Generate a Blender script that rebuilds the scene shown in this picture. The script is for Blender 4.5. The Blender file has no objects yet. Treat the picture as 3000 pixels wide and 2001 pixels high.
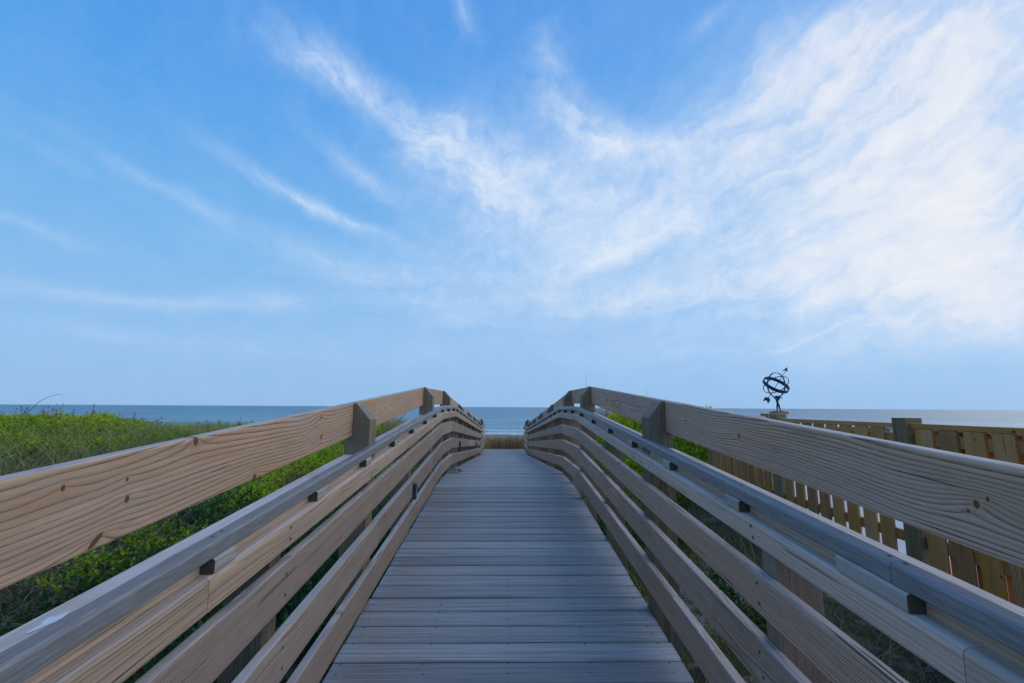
import bpy, bmesh, math, random
import numpy as np
from mathutils import Vector, noise as mnoise
random.seed(7); rng = np.random.default_rng(7)
scene = bpy.context.scene
col = scene.collection
PI = math.pi

# ------------------------------------------------------------------ node helpers
class T:
    def __init__(s, nt):
        s.nt = nt
    def n(s, kind, **kw):
        nd = s.nt.nodes.new(kind)
        for k, v in kw.items():
            setattr(nd, k, v)
        return nd
    def put(s, sock, v):
        if isinstance(v, bpy.types.NodeSocket):
            s.nt.links.new(v, sock)
        elif v is not None:
            sock.default_value = v
    def m(s, op, a, b=None, c=None, clamp=False):
        nd = s.n('ShaderNodeMath', operation=op, use_clamp=clamp)
        s.put(nd.inputs[0], a); s.put(nd.inputs[1], b); s.put(nd.inputs[2], c)
        return nd.outputs[0]
    def v(s, op, a, b=None, c=None):
        nd = s.n('ShaderNodeVectorMath', operation=op)
        s.put(nd.inputs[0], a); s.put(nd.inputs[1], b)
        if op == 'SCALE': s.put(nd.inputs[3], c)
        elif c is not None: s.put(nd.inputs[2], c)
        return nd.outputs[1] if op in ('LENGTH', 'DISTANCE', 'DOT_PRODUCT') else nd.outputs[0]
    def xyz(s, v):
        nd = s.n('ShaderNodeSeparateXYZ'); s.put(nd.inputs[0], v); return nd.outputs
    def cxyz(s, x, y, z):
        nd = s.n('ShaderNodeCombineXYZ')
        s.put(nd.inputs[0], x); s.put(nd.inputs[1], y); s.put(nd.inputs[2], z)
        return nd.outputs[0]
    def noise(s, vec, scale=1., detail=3., rough=.5, dist=0., dim='3D', out='Fac'):
        nd = s.n('ShaderNodeTexNoise', noise_dimensions=dim)
        s.put(nd.inputs['Vector'], vec); s.put(nd.inputs['Scale'], scale); s.put(nd.inputs['Detail'], detail)
        s.put(nd.inputs['Roughness'], rough); s.put(nd.inputs['Distortion'], dist)
        return nd.outputs[out]
    def mix(s, f, a, b, mode='MIX'):
        nd = s.n('ShaderNodeMix', data_type='RGBA', blend_type=mode)
        s.put(nd.inputs[0], f); s.put(nd.inputs[6], a); s.put(nd.inputs[7], b)
        return nd.outputs[2]
    def mapr(s, v, a, b, c=0., d=1., smooth=True):
        nd = s.n('ShaderNodeMapRange', interpolation_type='SMOOTHSTEP' if smooth else 'LINEAR')
        s.put(nd.inputs[0], v); s.put(nd.inputs[1], a); s.put(nd.inputs[2], b); s.put(nd.inputs[3], c); s.put(nd.inputs[4], d)
        return nd.outputs[0]
    def ramp(s, f, stops):
        nd = s.n('ShaderNodeValToRGB'); e = nd.color_ramp.elements
        while len(e) < len(stops): e.new(.5)
        for i, (p, c) in enumerate(stops):
            e[i].position = p; e[i].color = (*c, 1)
        s.put(nd.inputs[0], f); return nd.outputs[0]
    def attr(s, name, out=2):
        nd = s.n('ShaderNodeAttribute', attribute_name=name); return nd.outputs[out]
    def bump(s, h, strength=.3, dist=.01, normal=None):
        nd = s.n('ShaderNodeBump'); s.put(nd.inputs['Height'], h)
        nd.inputs['Strength'].default_value = strength; nd.inputs['Distance'].default_value = dist
        if normal is not None: s.put(nd.inputs['Normal'], normal)
        return nd.outputs[0]

def mat(name):
    m = bpy.data.materials.new(name); m.use_nodes = True
    nt = m.node_tree; b = nt.nodes['Principled BSDF']
    return m, T(nt), b
def rgb(c): return (*c, 1)

# ------------------------------------------------------------------ materials
def wood(name, early, late, dark=(.05, .035, .025), spacing=.012, weather=.35, grey=(.30, .28, .27), knots=1., contrast=1., rough=.62, endg=False, sharp=4., ka=.012, fixed=None):
    m, t, b = mat(name)
    g = t.attr('gc', 1); tint = t.attr('tint', 2)
    l, a, w = t.xyz(g)                      # along, thickness, width (metres, offset per board)
    # slow wander of the pith along the board gives cathedral figure
    lowv = t.cxyz(t.m('MULTIPLY', l, 1.1), t.m('MULTIPLY', a, 1.5), t.m('MULTIPLY', w, 1.5))
    wn = t.noise(lowv, 1., 2., .5, out='Color')
    wx, wy, wz = t.xyz(wn)
    a2 = t.m('ADD', a, t.m('MULTIPLY', t.m('SUBTRACT', wx, .5), .06))
    w2 = t.m('ADD', w, t.m('MULTIPLY', t.m('SUBTRACT', wy, .5), .06))
    # knots
    q = t.cxyz(t.m('DIVIDE', l, .5), t.m('DIVIDE', w, .22), 0.)
    vo = t.n('ShaderNodeTexVoronoi', voronoi_dimensions='2D', feature='F1'); t.put(vo.inputs['Vector'], q); vo.inputs['Scale'].default_value = 1.
    vo.inputs['Randomness'].default_value = .9
    px, py, pz = t.xyz(vo.outputs['Position'])
    cr, cg, cb = t.xyz(vo.outputs['Color'])
    dl = t.m('SUBTRACT', l, t.m('MULTIPLY', px, .5)); dw = t.m('SUBTRACT', w, t.m('MULTIPLY', py, .22))
    wob = t.m('MULTIPLY', t.m('SUBTRACT', t.noise(t.v('SCALE', g, c=60.), 1., 2.), .5), .008)
    D = t.m('ADD', t.m('SQRT', t.m('ADD', t.m('MULTIPLY', dl, dl), t.m('MULTIPLY', t.m('MULTIPLY', dw, dw), 1.5))), wob)
    on = t.m('MULTIPLY', t.m('GREATER_THAN', cr, .4), knots)
    kr = t.m('MULTIPLY_ADD', cg, .010, .005)
    Dn = t.m('SQRT', t.m('ADD', t.m('POWER', t.m('DIVIDE', dl, .07), 2.), t.m('POWER', t.m('DIVIDE', dw, .024), 2.)))
    bumpk = t.m('MULTIPLY', t.m('EXPONENT', t.m('MULTIPLY', Dn, -1.1)), t.m('MULTIPLY', on, ka))
    scar = None
    if fixed:
        bumpk = 0.; D = 1.; on = 1.; kr = .01
        for (kl, kw, rr, A, sl_) in fixed:
            dl_ = t.m('SUBTRACT', l, kl); dw_ = t.m('SUBTRACT', w, kw)
            if sl_: dl_ = t.m('SUBTRACT', dl_, t.m('MULTIPLY', dw_, sl_))
            Di = t.m('ADD', t.m('SQRT', t.m('ADD', t.m('MULTIPLY', dl_, dl_), t.m('MULTIPLY', t.m('MULTIPLY', dw_, dw_), .55))), t.m('MULTIPLY', wob, rr * 60.))
            D = t.m('MINIMUM', D, t.m('MULTIPLY', Di, .01 / rr))
            q_ = t.m('SQRT', t.m('ADD', t.m('POWER', t.m('DIVIDE', dl_, .045 + rr * 3), 2.), t.m('POWER', t.m('DIVIDE', dw_, .018 + rr * 1.3), 2.)))
            bumpk = t.m('MULTIPLY_ADD', t.m('EXPONENT', t.m('MULTIPLY', q_, -1.1)), A, bumpk)
    fine = t.noise(t.cxyz(t.m('MULTIPLY', l, 5.), t.m('MULTIPLY', a, 28.), t.m('MULTIPLY', w, 28.)), 1., 2.)
    r = t.m('SQRT', t.m('ADD', t.m('MULTIPLY', a2, a2), t.m('MULTIPLY', w2, w2)))
    r = t.m('ADD', r, bumpk); r = t.m('ADD', r, t.m('MULTIPLY', t.m('SUBTRACT', fine, .5), .0045))
    ph = t.m('DIVIDE', r, spacing)
    fr = t.m('FRACT', ph); yr = t.m('FLOOR', ph)
    wnz = t.n('ShaderNodeTexWhiteNoise', noise_dimensions='1D'); t.put(wnz.inputs['W'], yr)
    ring = t.m('MULTIPLY', t.m('POWER', fr, sharp), t.mapr(fr, .94, 1., 1., 0.))
    ring0 = t.m('MULTIPLY', ring, t.m('MULTIPLY_ADD', wnz.outputs[0], .7, .5))
    fib = t.noise(t.cxyz(t.m('MULTIPLY', l, 7.), t.m('MULTIPLY', a, 420.), t.m('MULTIPLY', w, 420.)), 1., 3., .65)
    brk = t.noise(t.cxyz(t.m('MULTIPLY', l, 22.), t.m('MULTIPLY', a, 240.), t.m('MULTIPLY', w, 240.)), 1., 3., .6)
    ring = t.m('MULTIPLY', ring0, t.mapr(brk, .3, .6, .6, 1.15))
    blot = t.noise(t.cxyz(t.m('MULTIPLY', l, 2.5), t.m('MULTIPLY', a, 9.), t.m('MULTIPLY', w, 9.)), 1., 4., .6)
    c = t.mix(t.m('MULTIPLY', ring, contrast, clamp=True), rgb(early), rgb(late))
    c = t.mix(t.m('MULTIPLY', t.mapr(blot, .35, .75), weather), c, rgb(grey))
    # tops weathered greyer, with pale sky reflection put into the colour
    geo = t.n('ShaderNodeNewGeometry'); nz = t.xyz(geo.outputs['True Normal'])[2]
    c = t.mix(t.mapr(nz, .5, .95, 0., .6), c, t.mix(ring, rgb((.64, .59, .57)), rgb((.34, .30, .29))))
    c = t.mix(t.m('MULTIPLY', t.mapr(fib, .35, .7), .48), c, rgb(tuple(x * .55 for x in early)))
    bn = t.noise(t.cxyz(t.m('MULTIPLY', l, .7), t.m('MULTIPLY', a, 12.), t.m('MULTIPLY', w, 14.)), 1., 3., .6)
    c = t.mix(t.mapr(bn, .45, .65, 0., .35), c, rgb(tuple(x * .55 for x in early)))
    # resin/dirt stains running along the grain
    st = t.noise(t.cxyz(t.m('MULTIPLY', l, 1.3), t.m('MULTIPLY', a, 5.), t.m('MULTIPLY', w, 16.)), 1.7, 4., .65)
    gs = t.noise(t.cxyz(t.m('MULTIPLY', l, .9), t.m('MULTIPLY', a, 6.), t.m('MULTIPLY', w, 30.)), 1.3, 4., .7)
    c = t.mix(t.mapr(gs, .50, .72, 0., .5), c, rgb(tuple(.55 * x + .45 * y for x, y in zip(grey, (.30, .29, .29)))))
    c = t.mix(t.mapr(st, .54, .76, 0., .6), c, rgb(tuple(x * .42 for x in early)))
    # checks
    chk = t.noise(t.cxyz(t.m('MULTIPLY', l, 1.6), t.m('MULTIPLY', a, 60.), t.m('MULTIPLY', w, 95.)), 1., 1., .5)
    ck = t.mapr(chk, .72, .75)
    c = t.mix(t.m('MULTIPLY', ck, .85), c, rgb(dark))
    halo = t.m('MULTIPLY', t.mapr(D, kr, t.m('MULTIPLY', kr, 3.), 1., 0.), on)
    c = t.mix(t.m('MULTIPLY', halo, .45), c, rgb((early[0] * .72, early[1] * .6, early[2] * .45)))
    kd = t.m('MULTIPLY', t.mapr(D, t.m('MULTIPLY', kr, .75), kr, 1., 0.), on)
    c = t.mix(t.m('MULTIPLY', kd, .9), c, rgb((.07, .035, .02)))
    ny = t.m('ABSOLUTE', t.xyz(geo.outputs['True Normal'])[1])
    if endg: c = t.mix(t.mapr(ny, .8, .95, 0., .9), c, rgb((.045, .038, .030)))
    hs = t.n('ShaderNodeHueSaturation'); t.put(hs.inputs['Color'], c); t.put(hs.inputs['Value'], t.m('MULTIPLY_ADD', tint, .5, .75))
    t.put(hs.inputs['Saturation'], t.m('MULTIPLY_ADD', cb, .15, .93))
    t.put(b.inputs['Base Color'], hs.outputs[0])
    t.put(b.inputs['Roughness'], t.m('MULTIPLY_ADD', fib, .25, rough - .1))
    b.inputs['Specular IOR Level'].default_value = .35
    h = t.m('ADD', t.m('MULTIPLY', ring, .6), t.m('MULTIPLY', fib, .5))
    h = t.m('SUBTRACT', h, t.m('MULTIPLY', ck, 2.)); h = t.m('SUBTRACT', h, kd)
    t.put(b.inputs['Normal'], t.bump(h, .55, .0018))
    return m
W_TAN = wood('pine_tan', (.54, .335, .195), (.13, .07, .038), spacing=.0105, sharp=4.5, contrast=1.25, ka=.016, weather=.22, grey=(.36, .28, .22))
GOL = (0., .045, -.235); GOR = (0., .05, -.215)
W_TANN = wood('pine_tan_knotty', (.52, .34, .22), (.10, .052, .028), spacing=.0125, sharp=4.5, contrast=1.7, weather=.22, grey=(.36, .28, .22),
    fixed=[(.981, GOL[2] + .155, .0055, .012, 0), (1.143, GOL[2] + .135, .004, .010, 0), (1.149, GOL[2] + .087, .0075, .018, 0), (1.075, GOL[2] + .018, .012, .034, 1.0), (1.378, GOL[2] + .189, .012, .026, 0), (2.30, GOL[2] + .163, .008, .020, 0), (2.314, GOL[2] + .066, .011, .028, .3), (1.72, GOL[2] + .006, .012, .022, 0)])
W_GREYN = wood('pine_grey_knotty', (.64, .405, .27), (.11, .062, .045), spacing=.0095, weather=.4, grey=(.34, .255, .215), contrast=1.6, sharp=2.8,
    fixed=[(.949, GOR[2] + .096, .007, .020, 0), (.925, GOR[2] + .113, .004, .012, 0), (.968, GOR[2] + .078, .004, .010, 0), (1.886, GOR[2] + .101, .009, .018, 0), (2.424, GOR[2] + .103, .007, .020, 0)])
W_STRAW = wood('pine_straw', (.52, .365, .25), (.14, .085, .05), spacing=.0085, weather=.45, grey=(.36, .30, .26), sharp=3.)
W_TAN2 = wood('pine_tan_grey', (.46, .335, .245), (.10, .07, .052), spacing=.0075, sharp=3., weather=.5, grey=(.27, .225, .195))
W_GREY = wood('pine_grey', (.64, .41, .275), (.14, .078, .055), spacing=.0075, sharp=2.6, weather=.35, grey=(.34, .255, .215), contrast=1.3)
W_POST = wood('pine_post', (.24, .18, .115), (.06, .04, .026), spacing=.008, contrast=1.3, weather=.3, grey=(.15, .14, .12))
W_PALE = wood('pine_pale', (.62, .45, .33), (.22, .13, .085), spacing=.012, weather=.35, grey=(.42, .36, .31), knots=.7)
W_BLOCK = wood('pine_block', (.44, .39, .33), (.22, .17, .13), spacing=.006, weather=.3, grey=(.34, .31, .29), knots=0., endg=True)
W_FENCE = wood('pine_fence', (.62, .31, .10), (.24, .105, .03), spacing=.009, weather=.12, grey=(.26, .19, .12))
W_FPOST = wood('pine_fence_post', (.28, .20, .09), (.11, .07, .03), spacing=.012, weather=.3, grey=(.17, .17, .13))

def deckmat():
    m, t, b = mat('grey_composite')
    g = t.attr('gc', 1); tint = t.attr('tint', 2); l, a, w = t.xyz(g)
    s1 = t.noise(t.cxyz(t.m('MULTIPLY', l, 1.6), t.m('MULTIPLY', a, 60.), t.m('MULTIPLY', w, 110.)), 1., 4., .7)
    s2 = t.noise(t.cxyz(t.m('MULTIPLY', l, .8), 0., t.m('MULTIPLY', w, 45.)), 1., 2., .6)
    s3 = t.noise(t.cxyz(t.m('MULTIPLY', l, 9.), t.m('MULTIPLY', a, 300.), t.m('MULTIPLY', w, 420.)), 1., 2., .6)
    blot = t.noise(t.cxyz(t.m('MULTIPLY', l, 1.2), 0., t.m('MULTIPLY', w, 2.)), 1.5, 4., .6)
    c = t.mix(t.mapr(s1, .28, .72), rgb((.185, .18, .172)), rgb((.40, .385, .365)))
    c = t.mix(t.mapr(s2, .52, .64, 0., .3), c, rgb((.11, .118, .125)))
    c = t.mix(t.mapr(s3, .45, .75, 0., .3), c, rgb((.15, .165, .185)))
    c = t.mix(t.mapr(blot, .45, .8, 0., .35), c, rgb((.24, .25, .255)))
    hs = t.n('ShaderNodeHueSaturation'); t.put(hs.inputs['Color'], c); t.put(hs.inputs['Value'], t.m('MULTIPLY_ADD', tint, .42, .80))
    t.put(b.inputs['Base Color'], hs.outputs[0])
    t.put(b.inputs['Roughness'], t.m('MULTIPLY_ADD', s1, .25, .38))
    b.inputs['Specular IOR Level'].default_value = .4
    t.put(b.inputs['Normal'], t.bump(t.m('ADD', s1, t.m('MULTIPLY', s3, .4)), .5, .0025))
    return m
M_DECK = deckmat()
def plain(name, c, rough=.5, metal=0., var=.25, scale=30., bump=.1, spec=.5):
    m, t, b = mat(name)
    tc = t.n('ShaderNodeTexCoord').outputs['Object']
    n = t.noise(tc, scale, 4., .6)
    n2 = t.noise(tc, scale * .13, 3., .6)
    cc = t.mix(t.m('MULTIPLY', n, var), rgb(c), rgb(tuple(x * .45 for x in c)))
    cc = t.mix(t.mapr(n2, .4, .75, 0., var), cc, rgb(tuple(min(1, x * 1.35) for x in c)))
    t.put(b.inputs['Base Color'], cc); b.inputs['Metallic'].default_value = metal
    t.put(b.inputs['Roughness'], t.m('MULTIPLY_ADD', n, .2, rough - .1)); b.inputs['Specular IOR Level'].default_value = spec
    t.put(b.inputs['Normal'], t.bump(n, bump, .002))
    return m
def railmat():
    m, t, b = mat('grey_composite_rail')
    g = t.attr('gc', 1); l, a, w = t.xyz(g)
    s = t.noise(t.cxyz(t.m('MULTIPLY', l, 14.), t.m('MULTIPLY', a, 260.), t.m('MULTIPLY', w, 260.)), 1., 3., .6)
    bl = t.noise(t.v('SCALE', g, c=5.), 1., 3., .6)
    c = t.mix(t.mapr(s, .4, .7), rgb((.19, .19, .19)), rgb((.28, .28, .28)))
    c = t.mix(t.mapr(bl, .5, .75, 0., .4), c, rgb((.17, .17, .17)))
    t.put(b.inputs['Base Color'], c); b.inputs['Roughness'].default_value = .42
    t.put(b.inputs['Normal'], t.bump(s, .35, .0012))
    return m
M_RAIL = railmat()
M_METAL = plain('dark_metal', (.07, .08, .085), .45, .6, scale=80)
M_LENS, tL, bL = mat('frosted_lens')
bL.inputs['Base Color'].default_value = (.5, .55, .58, 1); bL.inputs['Roughness'].default_value = .25
M_BRONZE = plain('verdigris_iron', (.016, .06, .105), .5, .3, var=.4, scale=60)
M_SCREW = plain('screw', (.05, .045, .04), .6, .4)
M_SPLAT = plain('white_dropping', (.8, .8, .82), .7, var=.1)
M_PATIO = plain('pale_concrete', (.62, .60, .56), .8, var=.15, scale=6)

def leafmat(name, c1, c2, c3, trans=.35):
    m, t, b = mat(name)
    tint = t.attr('tint', 2)
    c = t.ramp(tint, [(0., c1), (.55, c2), (1., c3)])
    t.put(b.inputs['Base Color'], c); b.inputs['Roughness'].default_value = .55; b.inputs['Specular IOR Level'].default_value = .3
    tr = t.n('ShaderNodeBsdfTranslucent'); t.put(tr.inputs[0], c)
    mx = t.n('ShaderNodeMixShader'); mx.inputs[0].default_value = trans
    out = t.nt.nodes['Material Output']
    t.nt.links.new(b.outputs[0], mx.inputs[1]); t.nt.links.new(tr.outputs[0], mx.inputs[2]); t.nt.links.new(mx.outputs[0], out.inputs[0])
    return m
L_BUSH = leafmat('leaf_bush', (.04, .10, .010), (.22, .37, .02), (.64, .66, .04), .45)
L_GREEN = leafmat('leaf_green', (.03, .08, .008), (.19, .38, .016), (.56, .68, .04), .45)
L_YEL = leafmat('leaf_yellow', (.08, .15, .015), (.38, .48, .03), (.80, .70, .04), .45)
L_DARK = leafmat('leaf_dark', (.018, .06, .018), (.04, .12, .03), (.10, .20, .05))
L_GRASS = leafmat('grass_green', (.10, .15, .03), (.32, .36, .08), (.56, .50, .2))
L_DRY = leafmat('grass_dry', (.07, .045, .025), (.20, .145, .08), (.42, .34, .22), .2)
L_OAT = leafmat('oat_brown', (.18, .09, .05), (.52, .32, .15), (.34, .42, .12), .25)
L_TWIG = leafmat('twig', (.08, .055, .045), (.24, .19, .16), (.46, .40, .34), .0)

def groundmat():
    m, t, b = mat('dune_sand')
    p = t.n('ShaderNodeNewGeometry').outputs['Position']
    n = t.noise(p, .8, 5., .6); n2 = t.noise(p, 9., 4., .65); n3 = t.noise(p, 60., 3., .6)
    x, y, z = t.xyz(p)
    c = t.mix(t.mapr(n2, .35, .7), rgb((.56, .47, .35)), rgb((.38, .29, .20)))
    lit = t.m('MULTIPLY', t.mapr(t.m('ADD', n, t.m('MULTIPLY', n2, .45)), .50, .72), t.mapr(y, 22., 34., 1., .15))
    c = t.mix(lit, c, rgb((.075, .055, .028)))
    c = t.mix(t.mapr(n3, .5, .72, 0., .5), c, rgb((.12, .095, .07)))
    c = t.mix(t.mapr(y, 60., 84., 0., .55), c, rgb((.30, .25, .20)))
    t.put(b.inputs['Base Color'], c); b.inputs['Roughness'].default_value = .95
    t.put(b.inputs['Normal'], t.bump(t.m('ADD', n2, t.m('MULTIPLY', n3, .4)), .6, .05))
    return m
M_GROUND = groundmat()
def seamat():
    m, t, b = mat('sea_water')
    p = t.n('ShaderNodeNewGeometry').outputs['Position']; x, y, z = t.xyz(p)
    far = t.mapr(y, 85., 900., smooth=False)
    w1 = t.noise(t.cxyz(t.m('MULTIPLY', x, .05), t.m('MULTIPLY', y, .16), 0.), 1., 5., .65, .3)
    w2 = t.noise(t.cxyz(t.m('MULTIPLY', x, .5), t.m('MULTIPLY', y, 1.1), 0.), 1., 4., .65, .2)
    w3 = t.noise(t.cxyz(t.m('MULTIPLY', x, .006), t.m('MULTIPLY', y, .012), 0.), 1., 3., .6)
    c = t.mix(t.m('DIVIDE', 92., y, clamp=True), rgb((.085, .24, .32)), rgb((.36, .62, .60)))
    c = t.mix(t.mapr(w1, .42, .64, 0., .6), c, rgb((.03, .12, .18)))
    c = t.mix(t.mapr(w2, .52, .70, 0., .5), c, rgb((.34, .48, .52)))
    w4 = t.noise(t.cxyz(t.m('MULTIPLY', x, .012), t.m('MULTIPLY', y, .055), 3.), 1., 6., .7)
    c = t.mix(t.mapr(w4, .46, .60, 0., .45), c, rgb((.05, .15, .21)))
    c = t.mix(t.mapr(w3, .45, .65, 0., .35), c, rgb((.05, .12, .165)))
    # breaking foam near the shore; wave flecks and sparkle painted into the colour
    yy = t.m('ADD', y, t.m('MULTIPLY', t.m('SUBTRACT', t.noise(t.cxyz(t.m('MULTIPLY', x, .07), 0., 0.), 1., 3.), .5), 9.))
    f1 = t.m('MULTIPLY', t.mapr(yy, 84., 85.5), t.mapr(yy, 89., 92., 1., 0.))
    f3 = t.m('MULTIPLY', t.mapr(yy, 118., 120.), t.mapr(yy, 122., 126., 1., 0.))
    f4 = t.m('MULTIPLY', t.mapr(w2, .66, .72), t.mapr(y, 100., 420., .5, 0.))
    f2 = t.m('MULTIPLY', t.mapr(yy, 99., 100.), t.mapr(yy, 101., 103., 1., 0.))
    fn = t.noise(t.cxyz(t.m('MULTIPLY', x, .5), t.m('MULTIPLY', y, 2.), 0.), 1., 4., .7)
    foam = t.m('MULTIPLY', t.m('ADD', f1, t.m('MULTIPLY', f2, t.mapr(fn, .45, .55))), t.mapr(fn, .3, .5, .3, 1.))
    foam = t.m('ADD', foam, t.m('ADD', t.m('MULTIPLY', f3, t.mapr(fn, .5, .6, 0., .6)), f4), clamp=True)
    c = t.mix(foam, c, rgb((.8, .8, .8)))
    t.put(b.inputs['Base Color'], c); b.inputs['Roughness'].default_value = .33; b.inputs['IOR'].default_value = 1.33
    b.inputs['Specular IOR Level'].default_value = .24
    h = t.m('ADD', t.m('MULTIPLY', w1, 1.6), t.m('MULTIPLY', w2, .35))
    t.put(b.inputs['Normal'], t.bump(h, 1., .9))
    return m
M_SEA = seamat()

# ------------------------------------------------------------------ object helpers
def tag(o, label=None, cat=None, group=None, kind=None):
    if label: o['label'] = label
    if cat: o['category'] = cat
    if group: o['group'] = group
    if kind: o['kind'] = kind
    return o
def empty(name, loc=(0, 0, 0)):
    o = bpy.data.objects.new(name, None); col.objects.link(o); o.location = loc; o.empty_display_size = .2
    return o
def setattrs(me, gc=None, tint=None):
    if gc is not None:
        a = me.attributes.new('gc', 'FLOAT_VECTOR', 'POINT'); a.data.foreach_set('vector', np.asarray(gc, dtype=np.float32).ravel())
    if tint is not None:
        a = me.attributes.new('tint', 'FLOAT', 'POINT'); a.data.foreach_set('value', np.asarray(tint, dtype=np.float32).ravel())
class MB:
    def __init__(s): s.v = []; s.f = []; s.g = []; s.t = []; s.sm = []
    def add(s, vs, fs, gs=None, tint=None, smooth=False):
        k = len(s.v); s.v += [tuple(p) for p in vs]; s.f += [tuple(i + k for i in f) for f in fs]
        s.g += [tuple(p) for p in (gs if gs is not None else vs)]
        s.t += [random.random() if tint is None else tint] * len(vs); s.sm += [smooth] * len(fs)
    def build(s, name, m, parent=None, origin=None):
        me = bpy.data.meshes.new(name)
        o0 = Vector(origin) if origin is not None else Vector((0, 0, 0))
        if parent is not None and origin is None: o0 = parent.matrix_basis.translation.copy()
        me.from_pydata([tuple(Vector(p) - o0) for p in s.v], [], s.f)
        setattrs(me, s.g, s.t); me.polygons.foreach_set('use_smooth', s.sm); me.materials.append(m); me.update()
        o = bpy.data.objects.new(name, me); col.objects.link(o)
        if parent is not None: o.parent = parent
        elif origin is not None: o.location = o0
        return o
def rsec(x0, x1, z0, z1, r=.005):
    """rounded rectangle, counter-clockwise seen from -Y"""
    x0, x1 = min(x0, x1), max(x0, x1); k = r * .3
    return [(x0 + r, z0), (x1 - r, z0), (x1 - k, z0 + k), (x1, z0 + r), (x1, z1 - r), (x1 - k, z1 - k), (x1 - r, z1), (x0 + r, z1), (x0 + k, z1 - k), (x0, z1 - r), (x0, z0 + r), (x0 + k, z0 + k)]
def rail_sec(xi, xo, z0, z1, r):
    """inner top edge rounded, outer edges square"""
    sg = 1 if xo > xi else -1; k = r * .3
    p = [(xi + sg * .003, z0), (xo, z0), (xo, z1), (xi + sg * r, z1), (xi + sg * k, z1 - k), (xi, z1 - r), (xi, z0 + .003)]
    return p if sg > 0 else p[::-1]
def grain():
    if random.random() < .45: return (random.uniform(0, 40), random.choice([-1, 1]) * random.uniform(.035, .07), random.uniform(-.10, .03))
    return (random.uniform(0, 40), random.choice([-1, 1]) * random.uniform(.02, .06), random.choice([-1, 1]) * random.uniform(.13, .22))
def beam(mb, sec, y0, y1, zf, go=None, tint=None, cx=0, cz=0, along='y'):
    """extrude an (x,z) section from y0 to y1, lifted by zf(y) at both ends; vertical end cuts"""
    n = len(sec); go = go or grain(); vs = []; gs = []
    cx = min(p[0] for p in sec); cz = min(p[1] for p in sec)
    for y in (y0, y1):
        for (x, z) in sec:
            vs.append((x, y, z + zf(y))); gs.append((go[0] + y, go[1] + x - cx, go[2] + z - cz))
    fs = [tuple(range(n)), tuple(reversed(range(n, 2 * n)))]
    fs += [(i, i + n, (i + 1) % n + n, (i + 1) % n) for i in range(n)]
    mb.add(vs, fs, gs, tint)
def vpost(mb, x0, x1, y0, y1, z0, z1, r=.006, tint=None, go=None):
    """vertical stick: grain runs along z"""
    sec = rsec(x0, x1, y0, y1, r); n = len(sec); go = go or grain(); vs = []; gs = []
    for z in (z0, z1):
        for (x, y) in sec:
            vs.append((x, y, z)); gs.append((go[0] + z, go[1] + x - x0, go[2] + y - y0))
    fs = [tuple(reversed(range(n))), tuple(range(n, 2 * n))] + [(i, (i + 1) % n, (i + 1) % n + n, i + n) for i in range(n)]
    mb.add(vs, fs, gs, tint)
def pl(pts):
    xs = [p[0] for p in pts]; zs = [p[1] for p in pts]
    def f(y):
        if y <= xs[0]: return zs[0] + (zs[1] - zs[0]) / (xs[1] - xs[0]) * (y - xs[0])
        for i in range(len(xs) - 1):
            if y <= xs[i + 1]: return zs[i] + (zs[i + 1] - zs[i]) / (xs[i + 1] - xs[i]) * (y - xs[i])
        return zs[-1]
    return f

# ------------------------------------------------------------------ terrain
def sst(a, b, x):
    t = np.clip((x - a) / (b - a), 0, 1); return t * t * (3 - 2 * t)
def vnoise(x, y, s, seed=0):
    x = np.asarray(x, float) * s + seed * 17.3; y = np.asarray(y, float) * s + seed * 5.1
    xi = np.floor(x).astype(np.int64); yi = np.floor(y).astype(np.int64); fx = x - xi; fy = y - yi
    fx = fx * fx * (3 - 2 * fx); fy = fy * fy * (3 - 2 * fy)
    def h(a, b):
        n = (a * 374761393 + b * 668265263 + seed * 982451) & 0x7fffffff
        n = (n ^ (n >> 13)) * 1274126177 & 0x7fffffff
        return ((n ^ (n >> 16)) & 0xffff) / 65535.
    return (h(xi, yi) * (1 - fx) + h(xi + 1, yi) * fx) * (1 - fy) + (h(xi, yi + 1) * (1 - fx) + h(xi + 1, yi + 1) * fx) * fy
BY = [-50, 0, 3, 6, 9, 13, 17, 20, 30, 45, 65, 80, 90, 110, 200]
BZ = [-2.2, -2.1, -2.0, -1.75, -1.75, -2.0, -2.05, -2.0, -2.6, -3.6, -4.55, -4.85, -5.1, -6, -9]
def ground(x, y):
    x = np.asarray(x, float); y = np.asarray(y, float)
    z = np.interp(y, BY, BZ)
    fade = 1 - sst(17, 34, y)
    left = sst(1.6, 6.2, -x) * fade * (1.02 - .1 * sst(8, 3, y))
    right = sst(1.5, 3.6, x) * fade * sst(7.2, 11., y) * 1.25
    z = z + left + right
    z = z + (vnoise(x, y, .45, 1) - .5) * .28 * sst(1., 3., np.abs(x)) + (vnoise(x, y, 1.7, 2) - .5) * .09
    # level yard behind the fence
    yard = sst(3.3, 3.9, x) * (1 - sst(6.8, 7.8, y))
    yard = np.maximum(yard, sst(4.9, 5.4, x - .12 * np.clip(y - 7.6, 0, 9)) * (1 - sst(16.5, 18, y)))
    z = z * (1 - yard) + yard * -2.02
    return z
xs = np.concatenate([-np.geomspace(500, 12, 26), np.arange(-11.8, 12, .2), np.geomspace(12, 500, 26)])
ys = np.concatenate([[-60, -30, -15, -8], np.arange(-4, 26, .2), np.geomspace(26, 200, 50)])
GX, GY = np.meshgrid(xs, ys); GZ = ground(GX, GY)
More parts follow.
